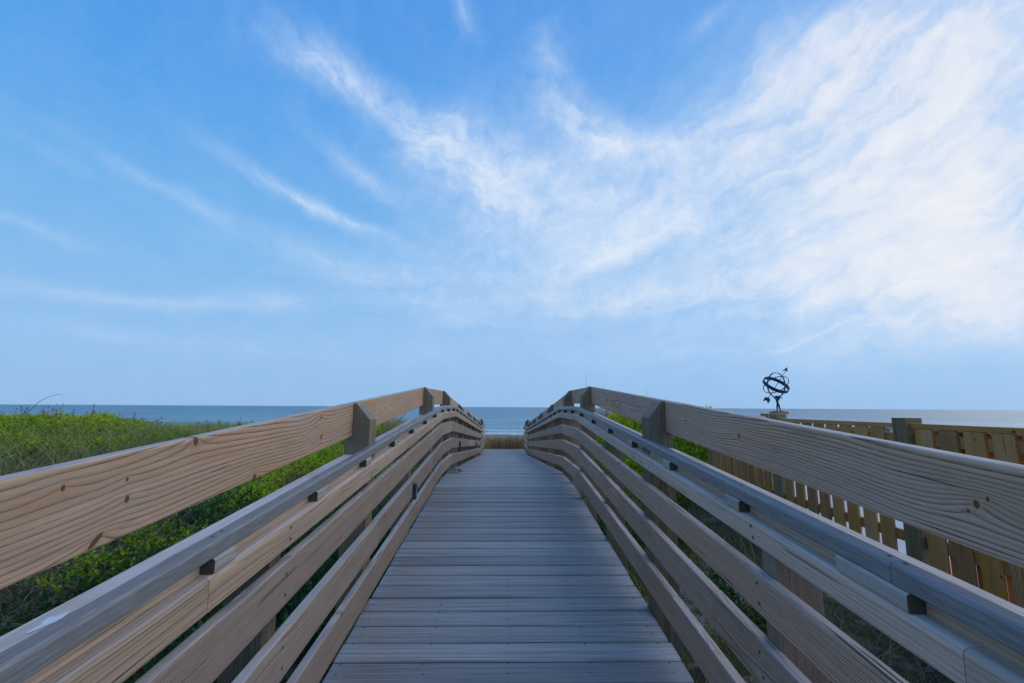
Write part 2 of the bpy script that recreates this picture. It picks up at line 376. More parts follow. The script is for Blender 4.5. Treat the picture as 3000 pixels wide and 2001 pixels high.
def gridmesh(name, X, Y, Z, m):
    ny, nx = X.shape; me = bpy.data.meshes.new(name)
    idx = np.arange(nx * ny).reshape(ny, nx)
    f = np.stack([idx[:-1, :-1], idx[:-1, 1:], idx[1:, 1:], idx[1:, :-1]], -1).reshape(-1, 4)
    me.from_pydata(np.stack([X, Y, Z], -1).reshape(-1, 3).tolist(), [], f.tolist())
    me.polygons.foreach_set('use_smooth', [True] * len(f)); me.materials.append(m)
    o = bpy.data.objects.new(name, me); col.objects.link(o); return o
tag(gridmesh('ground', GX, GY, GZ, M_GROUND), kind='structure')
SX, SY = np.meshgrid(np.concatenate([-np.geomspace(40000, 60, 12), np.geomspace(60, 40000, 12)]), np.concatenate([[78], np.geomspace(84, 60000, 30)]))
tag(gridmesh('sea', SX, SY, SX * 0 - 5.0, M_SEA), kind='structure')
pb = MB(); n0 = [(3.64, -6, -1.985), (22, -6, -1.985), (22, 16, -1.985), (7.0, 16, -1.985), (5.75, 9.6, -1.985), (5.5, 7.6, -1.985), (3.64, 6.6, -1.985)]
pb.add(n0 + [(x, y, z - .2) for x, y, z in n0], [tuple(range(7)), tuple(reversed(range(7, 14)))] + [(i, i + 7, (i + 1) % 7 + 7, (i + 1) % 7) for i in range(7)])
tag(pb.build('patio', M_PATIO), kind='structure')

# ------------------------------------------------------------------ boardwalk
deckf = pl([(-2, -1.553), (5.7, -.925), (6.72, -.925), (16.4, -1.665), (19.2, -1.665)])
walk = tag(empty('boardwalk', (0, 0, -1.4)), kind='structure')
mb = MB(); PITCH = .1525; y = -1.6
while y < 18.55:
    w = PITCH - .011
    if abs(y - 6.66) < .08: w -= .006
    zj = random.uniform(-.0012, .0012); tl = random.uniform(-.0015, .0015)
    # split in X so the surface can dip and bow very slightly
    nx = 2; go = grain(); sec = [(0.004, -.026), (w - .004, -.026), (w, -.022), (w, -.006), (w - .0025, -.002), (w - .008, 0), (w * .5, .0010), (.008, 0), (.0025, -.002), (0, -.005), (0, -.022)]
    n = len(sec); vs = []; gs = []
    X0 = -.792 + random.uniform(-.004, .004); X1 = .862 + random.uniform(-.004, .004)
    for k in range(nx + 1):
        x = X0 + (X1 - X0) * k / nx; yo = random.uniform(-.001, .001)
        for (yy, zz) in sec:
            vs.append((x, y + yy + yo, deckf(y + yy) + zz + zj + tl * (k - 1))); gs.append((go[0] + x, go[1] + zz, go[2] + yy))
    fs = [tuple(range(n)), tuple(reversed(range(nx * n, nx * n + n)))]
    for k in range(nx):
        fs += [(k * n + i, (k + 1) * n + i, (k + 1) * n + (i + 1) % n, k * n + (i + 1) % n) for i in range(n)]
    mb.add(vs, fs, gs)
    y += PITCH
mb.build('decking', M_DECK, walk)
mb = MB()
for sx in (-.74, -.36, .04, .42, .80):
    for a, b_ in ((-1.6, 5.7), (5.71, 6.71), (6.72, 16.4), (16.41, 18.5)):
        beam(mb, rsec(sx - .02, sx + .02, -.22, -.028), a, b_, deckf)
mb.build('joist', W_POST, walk)
mb = MB()
yy_ = -1.5
while yy_ < 18.5:
    for sx in (-.74, -.36, .04, .42, .80):
        for dy in (.03, .112):
            cx, cy = sx + random.uniform(-.012, .012), yy_ + dy
            if abs(sx) > 1: continue
            r = .0035; z = deckf(cy) + .0016
            mb.add([(cx + 1.45 * r * math.cos(a), cy + 1.45 * r * math.sin(a), z) for a in np.linspace(0, 2 * PI, 7)[:-1]], [tuple(range(6))])
    yy_ += PITCH
tag(mb.build('screw_heads', M_SCREW, walk), kind='stuff')

# ------------------------------------------------------------------ railings
def railing(side):
    L = side < 0
    xin = -.757 if L else .827
    s = side
    x = lambda d: xin + s * d
    if L:
        lo = pl([(-2, -1.553), (5.86, -.918), (7.0, -.925), (16.4, -1.65), (19.4, -1.65)])
        hi = pl([(-2, -1.553), (5.9, -.916), (7.5, -.911), (16.9, -1.64), (19.6, -1.62)])
        H = dict(r1=(.758, .846), r2=(.558, .708), r3=(.314, .466), r4=(.075, .228), T=(.99, 1.19))
        tall = [-1.95, .47, 2.78, 5.18, 6.85, 9.25, 11.6, 14.0, 16.5, 18.6]
        short = [-.75, 1.66, 4.0, 6.05, 8.05, 10.4, 12.8, 15.1, 17.4]
    else:
        lo = pl([(-2, -1.50), (5.25, -.918), (6.55, -.925), (15.9, -1.65), (19.4, -1.65)])
        hi = pl([(-2, -1.50), (5.25, -.920), (6.85, -.922), (16.0, -1.65), (19.6, -1.63)])
        H = dict(r1=(.775, .848), r2=(.562, .688), r3=(.337, .480), r4=(.100, .244), T=(.976, 1.165))
        tall = [-2.1, .33, 2.73, 5.03, 6.5, 8.9, 11.3, 13.7, 16.1, 18.0]
        short = [-.9, 1.5, 3.87, 5.75, 7.7, 10.1, 12.5, 14.9, 17.1]
    root = empty('timber_railing', (x(.1), 2, -1.9))
    tag(root, 'warm tan slatted wooden railing along the left side of the boardwalk' if L else 'grey weathered slatted wooden railing along the right side of the boardwalk, beside the fence', 'railing', 'railings of the boardwalk')
    side_m = W_TAN if L else W_GREY
    yend = 19.35 if L else 18.4
    # three lower rails
    kink = [5.86, 7.0, 16.4] if L else [5.25, 6.55, 15.9]
    joints = {'r2': [-.5, 9.6], 'r3': [2.93, 5.1], 'r4': [.2, 3.9]} if L else {'r2': [-.3, 4.2], 'r3': [1.9, 3.4], 'r4': [2.35, 9.0]}
    for key in ('r2', 'r3', 'r4'):
        js = sorted([-2.] + joints[key] + kink + [9.6 + random.uniform(-.8, .8), 13.2 + random.uniform(-.6, .6)] + [yend])
        js = [js[0]] + [b for a, b in zip(js, js[1:]) if b - a > .5]
        for a, b in zip(js, js[1:]):
            mb = MB(); z0, z1 = H[key]; d = random.uniform(-.002, .002); dz = random.uniform(-.003, .003)
            beam(mb, rsec(x(.0 + d), x(.038), z0 + dz, z1 + dz, .006), a + .0015, b - .0015, lo, tint=random.uniform(.25, .9))
            mm = (W_TAN2 if L else W_GREY)
            mb.build('side_rail', mm, root)
    # top side rail and shelf
    kink = [5.9, 7.5, 16.9] if L else [5.25, 6.85, 16.0]
    js = sorted([-2., 1.27 if L else .87, 3.65] + kink + [10.2, 13.5, yend + .15])
    for a, b in zip(js, js[1:]):
        mb = MB(); z0, z1 = H['r1']
        beam(mb, rail_sec(x(-.001), x(.0395), z0, z1, .012), a + .001, b - .001, hi, tint=random.uniform(.5, 1.))
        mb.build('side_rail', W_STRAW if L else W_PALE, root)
    js = sorted([-2.] + [q for t in tall for q in (t, t + .145)] + kink + [yend + .15])
    for a, b in zip(js, js[1:]):
        if any(abs(a - t) < .01 for t in tall) or b - a < .1 or b > yend + .2: continue
        mb = MB()
        beam(mb, rsec(x(.0402), x(.183), H['r1'][1] - .004, H['r1'][1] + .039, .003), a + .003, b - .003, hi, tint=random.uniform(.5, 1.))
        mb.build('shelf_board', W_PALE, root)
    # upper board, let into the posts
    xo = .038 + .103
    jt = [-2.0, 2.85, 5.25, 6.92, 11.67, 16.57, 18.7] if L else [-2.0, 2.80, 5.10, 6.57, 11.37, 16.17, 18.1]
    tf = hi if L else pl([(-2, -1.50), (5.1, -.932), (6.57, -.922), (16.0, -1.65), (19.6, -1.63)])
    if L: tf = pl([(-2, -1.553), (5.25, -.972), (6.92, -.955), (16.57, -1.66), (19.6, -1.64)])
    for a, b in zip(jt, jt[1:]):
        mb = MB(); z0, z1 = H['T']
        go = (random.uniform(0, 40), random.choice([-1, 1]) * random.uniform(.03, .06), random.uniform(-.13, -.07))
        if a == -2.0: go = GOL if L else GOR
        beam(mb, rsec(x(xo), x(xo + .04), z0, z1, .007), a + .0015, b - .0015, tf, go=go, tint=random.uniform(.45, .8), cz=z0)
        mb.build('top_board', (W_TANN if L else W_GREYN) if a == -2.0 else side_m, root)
    # posts
    for k, yp in enumerate(tall):
        zb = float(ground(x(.1), yp)) - .3
        zt = tf(yp + .07) + H['T'][1] + random.uniform(-.012, .002)
        znotch = tf(yp + .07) + H['T'][0] - .002
        a0, a1, a2, a3, a4 = x(.0385), x(.058), x(.123), x(xo - .001), x(xo + .042)
        zi = zt - .10
        prof = [(a0, zb), (a0, zi), (a2, zt), (a3, zt), (a3, znotch), (a4, znotch), (a4, zb)]
        mb = MB(); go = grain(); yw = .14; n = len(prof)
        vs = [(px, yy, pz) for yy in (yp, yp + yw) for (px, pz) in prof]
        gs = [(go[0] + p[2], go[1] + (p[0] - a0), go[2] + p[1] - yp) for p in vs]
        fs = [tuple(range(n)), tuple(reversed(range(n, 2 * n)))] + [(i, i + n, (i + 1) % n + n, (i + 1) % n) for i in range(n)]
        if not L: fs = [tuple(reversed(f)) for f in fs]
        fs = [tuple(reversed(f)) for f in fs]
        mb.add(vs, fs, gs, random.uniform(.2, .9))
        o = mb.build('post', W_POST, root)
        bv = o.modifiers.new('b', 'BEVEL'); bv.width = .004; bv.segments = 2; bv.limit_method = 'ANGLE'
    for yp in short:
        zb = float(ground(x(.1), yp)) - .3
        mb = MB(); vpost(mb, x(.0385), x(.178), yp, yp + .09, zb, hi(yp) + H['r1'][1] - .005)
        mb.build('post', W_POST if random.random() < .5 else W_TAN2, root)
    # hand rail on small blocks
    hb = .040; zt = H['r1'][1]
    kj = ([-2., 4.0] + kink + [12.0, yend + .1]) if L else ([-2., 1.02, 3.95] + kink + [11.5, yend + .1])
    kj = sorted(kj)
    # smoothed bend at the kinks
    def hr(y): return sum(hi(y + d) for d in np.linspace(-.28, .28, 15)) / 15
    for a, b in zip(kj, kj[1:]):
        cont = not (a in kink); contb = not (b in kink)
        mb = MB(); xa, xb = x(.006), x(.053); x0_, x1_ = min(xa, xb), max(xa, xb)
        r = .008
        sec = [(x0_ + .004, 0), (x1_ - .004, 0), (x1_, .004), (x1_, .046 - r), (x1_ - r * .3, .046 - r * .3), (x1_ - r, .046), (x0_ + r, .046), (x0_ + r * .3, .046 - r * .3), (x0_, .046 - r), (x0_, .004)]
        n = len(sec); go = grain(); A = a + (.001 if cont else 0); B = b - (.001 if contb else 0)
        yl = sorted(set([A, B] + [y for y in np.arange(math.ceil(A * 8) / 8, B, .125) if any(abs(y - k) < .4 for k in kink) and A + .02 < y < B - .02]))
        vs = []; gs = []
        for y in yl:
            for (px, pz) in sec:
                vs.append((px, y, pz + hr(y) + zt + hb)); gs.append((go[0] + y, go[1] + px, go[2] + pz))
        fs = [tuple(range(n)), tuple(reversed(range((len(yl) - 1) * n, len(yl) * n)))]
        for k in range(len(yl) - 1):
            fs += [(k * n + i, (k + 1) * n + i, (k + 1) * n + (i + 1) % n, k * n + (i + 1) % n) for i in range(n)]
        mb.add(vs, fs, gs); mb.build('handrail', M_RAIL, root)
    yb = 1.29 if L else .98
    ks = [yb + .665 * k for k in range(-4, 28) if yb + .665 * k < yend - .05]
    for yp in ks:
        mb = MB()
        beam(mb, rsec(x(.001), x(.0395), .0006, hb - .0005, .006), yp, yp + (.20 if (not L and abs(yp - .98) < .01) else .095), lambda q: hr(q) + zt, tint=random.uniform(.5, 1))
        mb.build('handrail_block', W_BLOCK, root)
    if L:
        mb = MB(); v_ = [(x(.139) + .013 * math.cos(a) * (1 + .4 * math.sin(3 * a)), .99 + .032 * math.sin(a) * (1 + .35 * math.cos(4 * a + 1)), 0) for a in np.linspace(0, 2 * PI, 25)[:-1]]
        v_ = [(p, q, hi(q) + H['r1'][1] + .0402) for p, q, _ in v_]; mb.add(v_, [tuple(range(24))]); mb.build('white_splotch', M_SPLAT, root)
    # screw heads: pairs where each rail crosses a post
    mb = MB()
    for yp in sorted(tall + short):
        for key, f in (('r1', hi), ('r2', lo), ('r3', lo), ('r4', lo)):
            for dz in (.28, .74):
                cy = yp + .06 + random.uniform(-.012, .012); z0, z1 = H[key]; cz = f(cy) + z0 + (z1 - z0) * dz
                r = .0052
                ring = [(x(-.0028), cy + r * math.cos(a), cz + r * math.sin(a)) for a in np.linspace(0, 2 * PI, 9)[:-1]]
                mb.add(ring, [tuple(range(8))])
    for yp in ks:
        for dy in (.03, .07) if abs(yp - yb) < 1.5 else (.05,):
            zc = hr(yp + dy) + zt + hb + .0466; r = .0048; cx = x(.032)
            mb.add([(cx + r * math.cos(a), yp + dy + r * math.sin(a), zc + .08 * r * math.sin(a)) for a in np.linspace(0, 2 * PI, 9)[:-1]], [tuple(range(8))])
    tag(mb.build('screw_heads', M_SCREW, root), kind='stuff')
    return root, lo, hi, H, x
RL = railing(-1); RR = railing(1)

# small lights fixed to the left rail
def rail_light(xf, yc, zc, label, s):
    r = empty('rail_light', (xf, yc, zc))
    tag(r, label, 'light', 'small deck lights on the left railing')
    mb = MB(); d = .026 * s
    # wedge housing: back plate, sloping hood, side cheeks
    P = [(0, .065), (d * .6, .060), (d, .035), (d, .020), (d * .55, .018), (d * .55, -.055), (d * .9, -.058), (d * .9, -.068), (0, -.070)]
    vs = [(xf + px + .0005 * s, yy, zc + pz) for yy in (yc - .024, yc + .024) for px, pz in P]; n = len(P)
    mb.add(vs, [tuple(range(n)), tuple(reversed(range(n, 2 * n)))] + [(i, i + n, (i + 1) % n + n, (i + 1) % n) for i in range(n)])
    for sy in (-1, 1):
        y0 = yc + sy * .0245; y1 = yc + sy * .0285
        vs = [(xf + px + .0005 * s, yy, zc + pz) for yy in (y0, y1) for px, pz in [(0, .065), (d * .6, .062), (d * 1.05, .036), (d * .95, -.068), (0, -.07)]]
        mb.add(vs, [(0, 1, 2, 3, 4), (9, 8, 7, 6, 5)] + [(i, i + 5, (i + 1) % 5 + 5, (i + 1) % 5) for i in range(5)])
    mb.build('housing', M_METAL, r)
    mb = MB(); beam(mb, rsec(xf + d * .57, xf + d * .88, -.054, .016, .002), yc - .023, yc + .023, lambda q: zc)
    mb.build('lens', M_LENS, r)
for yc, lb in ((4.02, 'small dark metal light on the left railing, nearest and largest of the three'),
               (8.1, 'small dark metal light on the left railing past the bend, second of the three'),
               (13.0, 'tiny dark light near the far end of the left railing')):
    rail_light(-.757 + .003, yc, RL[1](yc) + .36, lb, 1)

# ------------------------------------------------------------------ fence
def fence(P0, P1, spacing, label, z_top=-.075, bottom=-1.93, double=True, posts=None, group='privacy fences'):
    P0 = Vector(P0); P1 = Vector(P1); d = (P1 - P0); Ln = d.length; d.normalize(); nrm = Vector((d.y, -d.x))  # nrm points to the walkway side
    root = empty('privacy_fence', (P0.x, P0.y, -2.0)); tag(root, label, 'fence', group)
    def W(u, v, z): q = P0 + d * u + nrm * v; return (q.x, q.y, z)
    def box(mb, u0, u1, v0, v1, z0, z1, vert, tint=None, r=.003):
        sec = rsec(v0, v1, z0, z1, r) if not vert else rsec(v0, v1, u0, u1, r)
        go = grain(); n = len(sec); vs = []; gs = []
        for k in (0, 1):
            for (p, q) in sec:
                if vert: vs.append(W(q, p, (z0, z1)[k])); gs.append((go[0] + (z0, z1)[k], go[1] + p - v0, go[2] + q - u0))
                else: vs.append(W((u0, u1)[k], p, q)); gs.append((go[0] + (u0, u1)[k], go[1] + p - v0, go[2] + q - z0))
        fs = [tuple(reversed(range(n))), tuple(range(n, 2 * n))] + [(i, (i + 1) % n, (i + 1) % n + n, i + n) for i in range(n)]
        if not vert: fs = [tuple(reversed(f)) for f in fs]
        # fix winding by normals later
        mb.add(vs, fs, gs, tint)
    def fin(mb, name, m):
        o = mb.build(name, m, root)
        bm = bmesh.new(); bm.from_mesh(o.data); bmesh.ops.recalc_face_normals(bm, faces=bm.faces); bm.to_mesh(o.data); bm.free()
        return o
    pu = posts if posts else list(np.arange(0, Ln + .01, spacing))
    for u in pu:
        mb = MB(); box(mb, u - .0735, u + .0735, -.10, .047, -2.6, z_top, True, tint=random.uniform(.2, .9), r=.006); fin(mb, 'post', W_FPOST)
    for nb, (a, b) in enumerate(zip(pu, pu[1:])):
        a_, b_ = a + .0745, b - .0745
        mb = MB(); box(mb, a_ - .03 if False else a_, b_, -.075, .014, z_top - .09, z_top - .047, False, tint=random.uniform(.4, .9)); fin(mb, 'top_rail', W_FENCE)
        for zz in (-.135, -.98, -1.62):
            mb = MB(); box(mb, a_, b_, -.052, -.0135, z_top + zz - .095, z_top + zz, False, tint=random.uniform(.2, .7)); fin(mb, 'back_rail', W_FENCE)
        mb = MB(); u = a_ + .035; pitch = .2045
        while u + .13 < b_ + .01:
            j = random.uniform(-.006, .006)
            box(mb, u + j, u + .152 + j + random.uniform(-.003, .003), -.0125, .009, bottom + random.uniform(-.02, .02), z_top - .091, True); u += pitch
        fin(mb, 'picket_panel', W_FENCE)
        if nb == 1: continue
        mb = MB(); u = a_ + .035 - pitch * .5 + .01
        while u + .13 < b_ + .01:
            if u > a_ - .05: box(mb, max(u, a_ + .002), u + .137, -.0755, -.053, bottom + random.uniform(-.02, .02), z_top - .10, True)
            u += pitch
        fin(mb, 'picket_panel', W_FENCE)
    return root
fence((3.535, 7.82), (3.535, -1.7), 1.905, 'tan wooden privacy fence of spaced pickets running beside the right railing')
fence((3.66, 7.93), (5.42, 9.30), 2.22, posts=[0.0, 2.15], z_top=-.10, label= 'orange-brown fence wing seen over the main fence, left of the armillary sphere')

# ------------------------------------------------------------------ armillary sphere on its block
def tube(mb, pts, rad, seg=6, closed=False):
    pts = [Vector(p) for p in pts]; n = len(pts); vs = []; fs = []
    up = Vector((.3, .2, 1)).normalized()
    for i, p in enumerate(pts):
        if closed: d = pts[(i + 1) % n] - pts[i - 1]
        else: d = pts[min(i + 1, n - 1)] - pts[max(i - 1, 0)]
        d.normalize(); a = d.cross(up)
        if a.length < .05: a = d.cross(Vector((1, 0, 0)))
        a.normalize(); b = d.cross(a); r = rad[i] if hasattr(rad, '__len__') else rad
        vs += [p + a * (r * math.cos(2 * PI * k / seg)) + b * (r * math.sin(2 * PI * k / seg)) for k in range(seg)]
    for i in range(n if closed else n - 1):
        j = (i + 1) % n
        fs += [(i * seg + k, i * seg + (k + 1) % seg, j * seg + (k + 1) % seg, j * seg + k) for k in range(seg)]
    if not closed: fs += [tuple(reversed(range(seg))), tuple((n - 1) * seg + k for k in range(seg))]
    mb.add(vs, fs, smooth=True)
def band(mb, c, R, axis, width, thick, tip=None):
    c = Vector(c); ax = Vector(axis).normalized(); u = ax.cross(Vector((0, 1, .01))).normalized(); v = ax.cross(u); N = 48; vs = []; fs = []
    for i in range(N):
        a = 2 * PI * i / N; rd = u * math.cos(a) + v * math.sin(a)
        for (dr, dh) in ((0, -width / 2), (thick, -width / 2), (thick, width / 2), (0, width / 2)):
            vs.append(c + rd * (R + dr) + ax * dh)
    for i in range(N):
        j = (i + 1) % N; fs += [(i * 4 + k, j * 4 + k, j * 4 + (k + 1) % 4, i * 4 + (k + 1) % 4) for k in range(4)]
    mb.add(vs, fs)
def armillary():
    C0 = Vector((3.592, 5.93, -.072)); K = 5.93 / 1333.6 / 7.84 * 1.02   # metres per measured unit
    r = empty('armillary_sphere', C0); tag(r, 'dark blue-green armillary sphere garden ornament held up by a small figure, on the fence post', 'ornament')
    X = lambda u: (u - 645) * K; Zz = lambda v: (1272 - v) * K
    P = lambda u, v, dy=0: C0 + Vector((.855, -.52, 0)) * (X(u) * .86) + Vector((.52, .855, 0)) * dy + Vector((0, 0, Zz(v)))
    mb = MB(); s = K * 140
    vpost(mb, C0.x - s, C0.x + s, C0.y - s, C0.y + s, C0.z + .0005, C0.z + Zz(1212), .004); mb.build('base_block', W_FENCE, r)
    mb = MB(); s *= .62; vpost(mb, C0.x - s, C0.x + s, C0.y - s, C0.y + s, C0.z + Zz(1212) + .0003, C0.z + Zz(1200), .003)
    mb.build('foot_plate', M_BRONZE, r)
    # figure: one skinned body
    J = [((640, 1060), 26, None), ((625, 1000), 27, 0), ((628, 945), 25, 1), ((640, 905), 17, 2), ((645, 885), 22, 3),
         ((618, 1085), 22, 0), ((610, 1140), 17, 5), ((606, 1192), 12, 6), ((590, 1200), 9, 7),
         ((655, 1085), 22, 0), ((668, 1140), 17, 9), ((684, 1190), 12, 10), ((705, 1198), 9, 11),
         ((655, 955), 17, 2), ((675, 930), 13, 13), ((683, 900), 11, 14), ((590, 960), 17, 2), ((588, 1010), 13, 16), ((600, 1062), 10, 17)]
    J[16] = ((598, 950), 17, 2); J[17] = ((585, 925), 13, 16); J[18] = ((590, 898), 11, 17)
    me = bpy.data.meshes.new('figure'); me.from_pydata([tuple(P(u, v, (.006 if i in (7, 8) else -.006 if i in (11, 12) else 0)) - C0) for i, ((u, v), rr, pa) in enumerate(J)], [(pa, i) for i, (_, _, pa) in enumerate(J) if pa is not None], [])
    o = bpy.data.objects.new('figure', me); col.objects.link(o); o.parent = r; me.materials.append(M_BRONZE)
    sk = o.modifiers.new('s', 'SKIN'); ss = o.modifiers.new('ss', 'SUBSURF'); ss.levels = 1; ss.render_levels = 2
    if not me.skin_vertices:
        bpy.context.view_layer.objects.active = o
    for i, (_, rr, _) in enumerate(J):
        me.skin_vertices[0].data[i].radius = (rr * K, rr * K)
    me.skin_vertices[0].data[0].use_root = True
    # cushion of scrolls between hands and ring
    mb = MB()
    for a in range(5):
        tube(mb, [P(645 + (a - 2) * 24, 880), P(645 + (a - 2) * 27, 862 - (a % 2) * 6)], [9 * K, 11 * K])
    for sg in (-1, 1):
        tube(mb, [P(640 + sg * t, v, dy) for t, v, dy in ((0, 905, 0), (40, 905, 0), (75, 895, 0), (92, 902, 0), (90, 918, 0), (78, 925, 0))], [18 * K, 16 * K, 10 * K, 10 * K, 9 * K, 8 * K])
    tube(mb, [P(590, 890), P(690, 890)], [24 * K, 24 * K])
    mb.build('scroll_mount', M_BRONZE, r)
    Cc = P(625, 615); R = 272 * K
    e1 = Vector((.855, -.52, 0)); e2 = Vector((.52, .855, 0)); e3 = Vector((0, 0, 1))
    for nm, ax, w, th, RR in (('meridian_ring', (.72, -.70, 0), 26, 5, R * 1.0), ('equator_ring', None, 62, 5, R * .985), ('horizon_ring', None, 14, 5, R * 1.0)):
        mb = MB()
        ax = {'meridian_ring': e1 * .78 + e2 * .626, 'equator_ring': (e1 * .50 + e3 * .866) * .91 - e2 * .42, 'horizon_ring': (e1 * -.46 + e3 * .888) * .86 + e2 * .5}[nm]
        band(mb, Cc, RR, ax, w * K * 1.2, th * K * 2.2); mb.build(nm, M_BRONZE, r)
    mb = MB(); tube(mb, [P(430, 905), P(880, 285)], 6 * K, 6); 
    for tipp, sg in (((910, 220), 1), ((400, 940), -1)):
        tip = P(*tipp); dd = Vector((P(880, 285) - P(430, 905))).normalized(); pp = dd.cross(Vector((.52, .855, 0))).normalized() * -1
        y2 = Vector((.52, .855, 0)) * .004
        if sg > 0: poly = [tip, tip - dd * 95 * K + pp * 62 * K, tip - dd * 78 * K, tip - dd * 165 * K * .85 - pp * 52 * K * 1.0]
        else: poly = [tip + dd * 55 * K, tip + dd * 20 * K + pp * 62 * K, tip - dd * 80 * K + pp * 60 * K, tip - dd * 30 * K, tip - dd * 80 * K - pp * 60 * K, tip + dd * 20 * K - pp * 62 * K]
        n = len(poly); mb.add([q - y2 for q in poly] + [q + y2 for q in poly], [tuple(range(n)), tuple(reversed(range(n, 2 * n)))] + [(i, i + n, (i + 1) % n + n, (i + 1) % n) for i in range(n)])
    mb.build('arrow', M_BRONZE, r)
armillary()

# ------------------------------------------------------------------ vegetation
def mesh_np(name, V, F, tint, m):
    me = bpy.data.meshes.new(name); nv = len(V); nf, k = F.shape
    me.vertices.add(nv); me.vertices.foreach_set('co', V.astype(np.float32).ravel())
    me.loops.add(nf * k); me.polygons.add(nf)
    me.polygons.foreach_set('loop_start', np.arange(0, nf * k, k, dtype=np.int32))
    me.loops.foreach_set('vertex_index', F.astype(np.int32).ravel()); me.update(calc_edges=True); me.validate()
    setattrs(me, None, tint); me.materials.append(m)
    o = bpy.data.objects.new(name, me); col.objects.link(o); return o
def unit(v): return v / np.maximum(np.linalg.norm(v, axis=-1, keepdims=True), 1e-9)
def leaves(P, D, L, Wd, tint):
    """diamond leaves: base P, direction D, length L, width Wd; folded a little along the rib"""
    n = len(P); D = unit(D); R = rng.normal(size=(n, 3)); S = unit(np.cross(D, R)); Nn = np.cross(S, D)
    L = L[:, None]; Wd = Wd[:, None]
    V = np.stack([P, P + D * L * .5 + S * Wd * .5 + Nn * Wd * .12, P + D * L - Nn * L * .12, P + D * L * .5 - S * Wd * .5 + Nn * Wd * .12], 1)
    k = np.arange(n)[:, None] * 4; F = np.concatenate([k + np.array([[0, 1, 2]]), k + np.array([[0, 2, 3]])], 0)
    return V.reshape(-1, 3), F, np.repeat(tint, 4)
def sprigs(B, H, nl, ll, lw, tb, spread=.5, tvar=.18):
    """B base points, each a stem of height H with nl leaves"""
    n = len(B); lean = rng.normal(size=(n, 3)) * spread; lean[:, 2] = 1.2; lean = unit(lean)
    t = (np.arange(nl) + .5) / nl; t = .35 + .65 * t
    P = B[:, None, :] + lean[:, None, :] * (H[:, None] * t)[:, :, None]
    P = P.reshape(-1, 3); D = rng.normal(size=P.shape); D[:, 2] = np.abs(D[:, 2]) * .6 + .45
    N = len(P)
    tt = np.clip(np.repeat(tb, nl) + rng.normal(size=N) * tvar + np.tile(t - .65, n) * .35, 0, 1)
    return leaves(P, D, ll * rng.uniform(.6, 1.25, N), lw * rng.uniform(.7, 1.2, N), tt)
def blades(B, H, Wd, lean, tb, droop=.5, seg=4):
    n = len(B); az = rng.uniform(0, 2 * PI, n); d = np.stack([np.cos(az), np.sin(az), np.zeros(n)], 1); s = np.stack([-np.sin(az + rng.normal(size=n) * .8), np.cos(az), np.zeros(n)], 1); s = unit(s)
    V = []
    for k in range(seg + 1):
        t = k / seg; off = d * (H * (lean * t + droop * t ** 2.5))[:, None]; up = H * (t - .25 * droop * t ** 3)
        c = B + off + np.stack([np.zeros(n), np.zeros(n), up], 1); w = (Wd * (1 - t) ** .7 * .5)[:, None]
        V += [c - s * w, c + s * w]
    V = np.stack(V, 1).reshape(-1, 3); m_ = 2 * (seg + 1); k0 = np.arange(n)[:, None] * m_
    F = np.concatenate([k0 + np.array([[2 * k, 2 * k + 1, 2 * k + 3, 2 * k + 2]]) for k in range(seg)], 0)
    tt = np.repeat(np.clip(tb, 0, 1), m_)
    return V, F, tt
def join(parts):
    V, F, Tn, k = [], [], [], 0
    for v, f, t in parts:
        V.append(v); F.append(f + k); Tn.append(t); k += len(v)
    return np.concatenate(V), np.concatenate(F), np.concatenate(Tn)
def scatter(n, x0, x1, y0, y1, dens=None):
    x = rng.uniform(x0, x1, n); y = rng.uniform(y0, y1, n)
    if dens is not None:
        keep = rng.uniform(size=n) < dens(x, y); x, y = x[keep], y[keep]
    return x, y
def base(x, y, dz=0): return np.stack([x, y, ground(x, y) + dz], 1)
def clearwalk(x, y): return ((x < -.98) | (x > 1.1) | (y > 19.0)).astype(float) * (~((x > 3.4) & (x < 22) & (y < 7.0)))

# bush mounds: things of their own
def bush(name, label, cx, cy, rx, ry, h, n, m, ll, lw, tb, group=None, seed=3, lumps=.35):
    a = rng.uniform(0, 2 * PI, n); rr = np.sqrt(rng.uniform(0, 1, n)); x = cx + rx * rr * np.cos(a); y = cy + ry * rr * np.sin(a)
    lump = vnoise(x, y, 1.6, seed); l2 = vnoise(x, y, 4.5, seed + 1)
    top = h * np.sqrt(np.clip(1 - rr ** 2.4, 0, 1)) * (1 - lumps + lumps * 1.6 * lump) + (l2 - .5) * .14
    B = base(x, y); f = rng.uniform(.25, 1., n) ** .5
    sh = rng.uniform(.14, .26, n)
    B[:, 2] += np.maximum(top * f - sh * .8, -.02)
    tb_ = tb + (lump - .5) * .45 + (l2 - .5) * .35
    V, F, t = sprigs(B, sh, 9, ll, lw, tb_)
    z0 = float(ground(cx, cy)); V = V - np.array([cx, cy, z0])
    o = mesh_np(name, V, F, t, m); o.location = (cx, cy, z0); tag(o, label, 'bush', group)
    return o
bush('dune_bush', 'big bright green rounded bush on the dune at the left edge of the photo', -9.0, 7.2, 3.5, 3.7, .42, 12000, L_BUSH, .065, .026, .5, lumps=.6)
bush('dune_bush', 'smaller dark green bush against the sea, right of the big bright bush', -8.1, 9.9, .75, .6, .70, 900, L_BUSH, .06, .028, .62, lumps=.5)
bush('dune_bush', 'low grey-green bush on the left dune crest near the sprawling grass', -9.4, 12.6, 1.2, .8, .42, 900, L_BUSH, .06, .028, .8, lumps=.5)
bush('dune_bush', 'yellow-green bush behind the right railing beyond the fence end', 3.7, 12.2, 2.4, 2.6, .70, 7500, L_YEL, .07, .03, .6)
bush('dune_bush', 'bright green lower bush beside the far end of the right fence', 3.2, 9.0, 1.0, 1.1, .38, 2200, L_GREEN, .07, .032, .55)
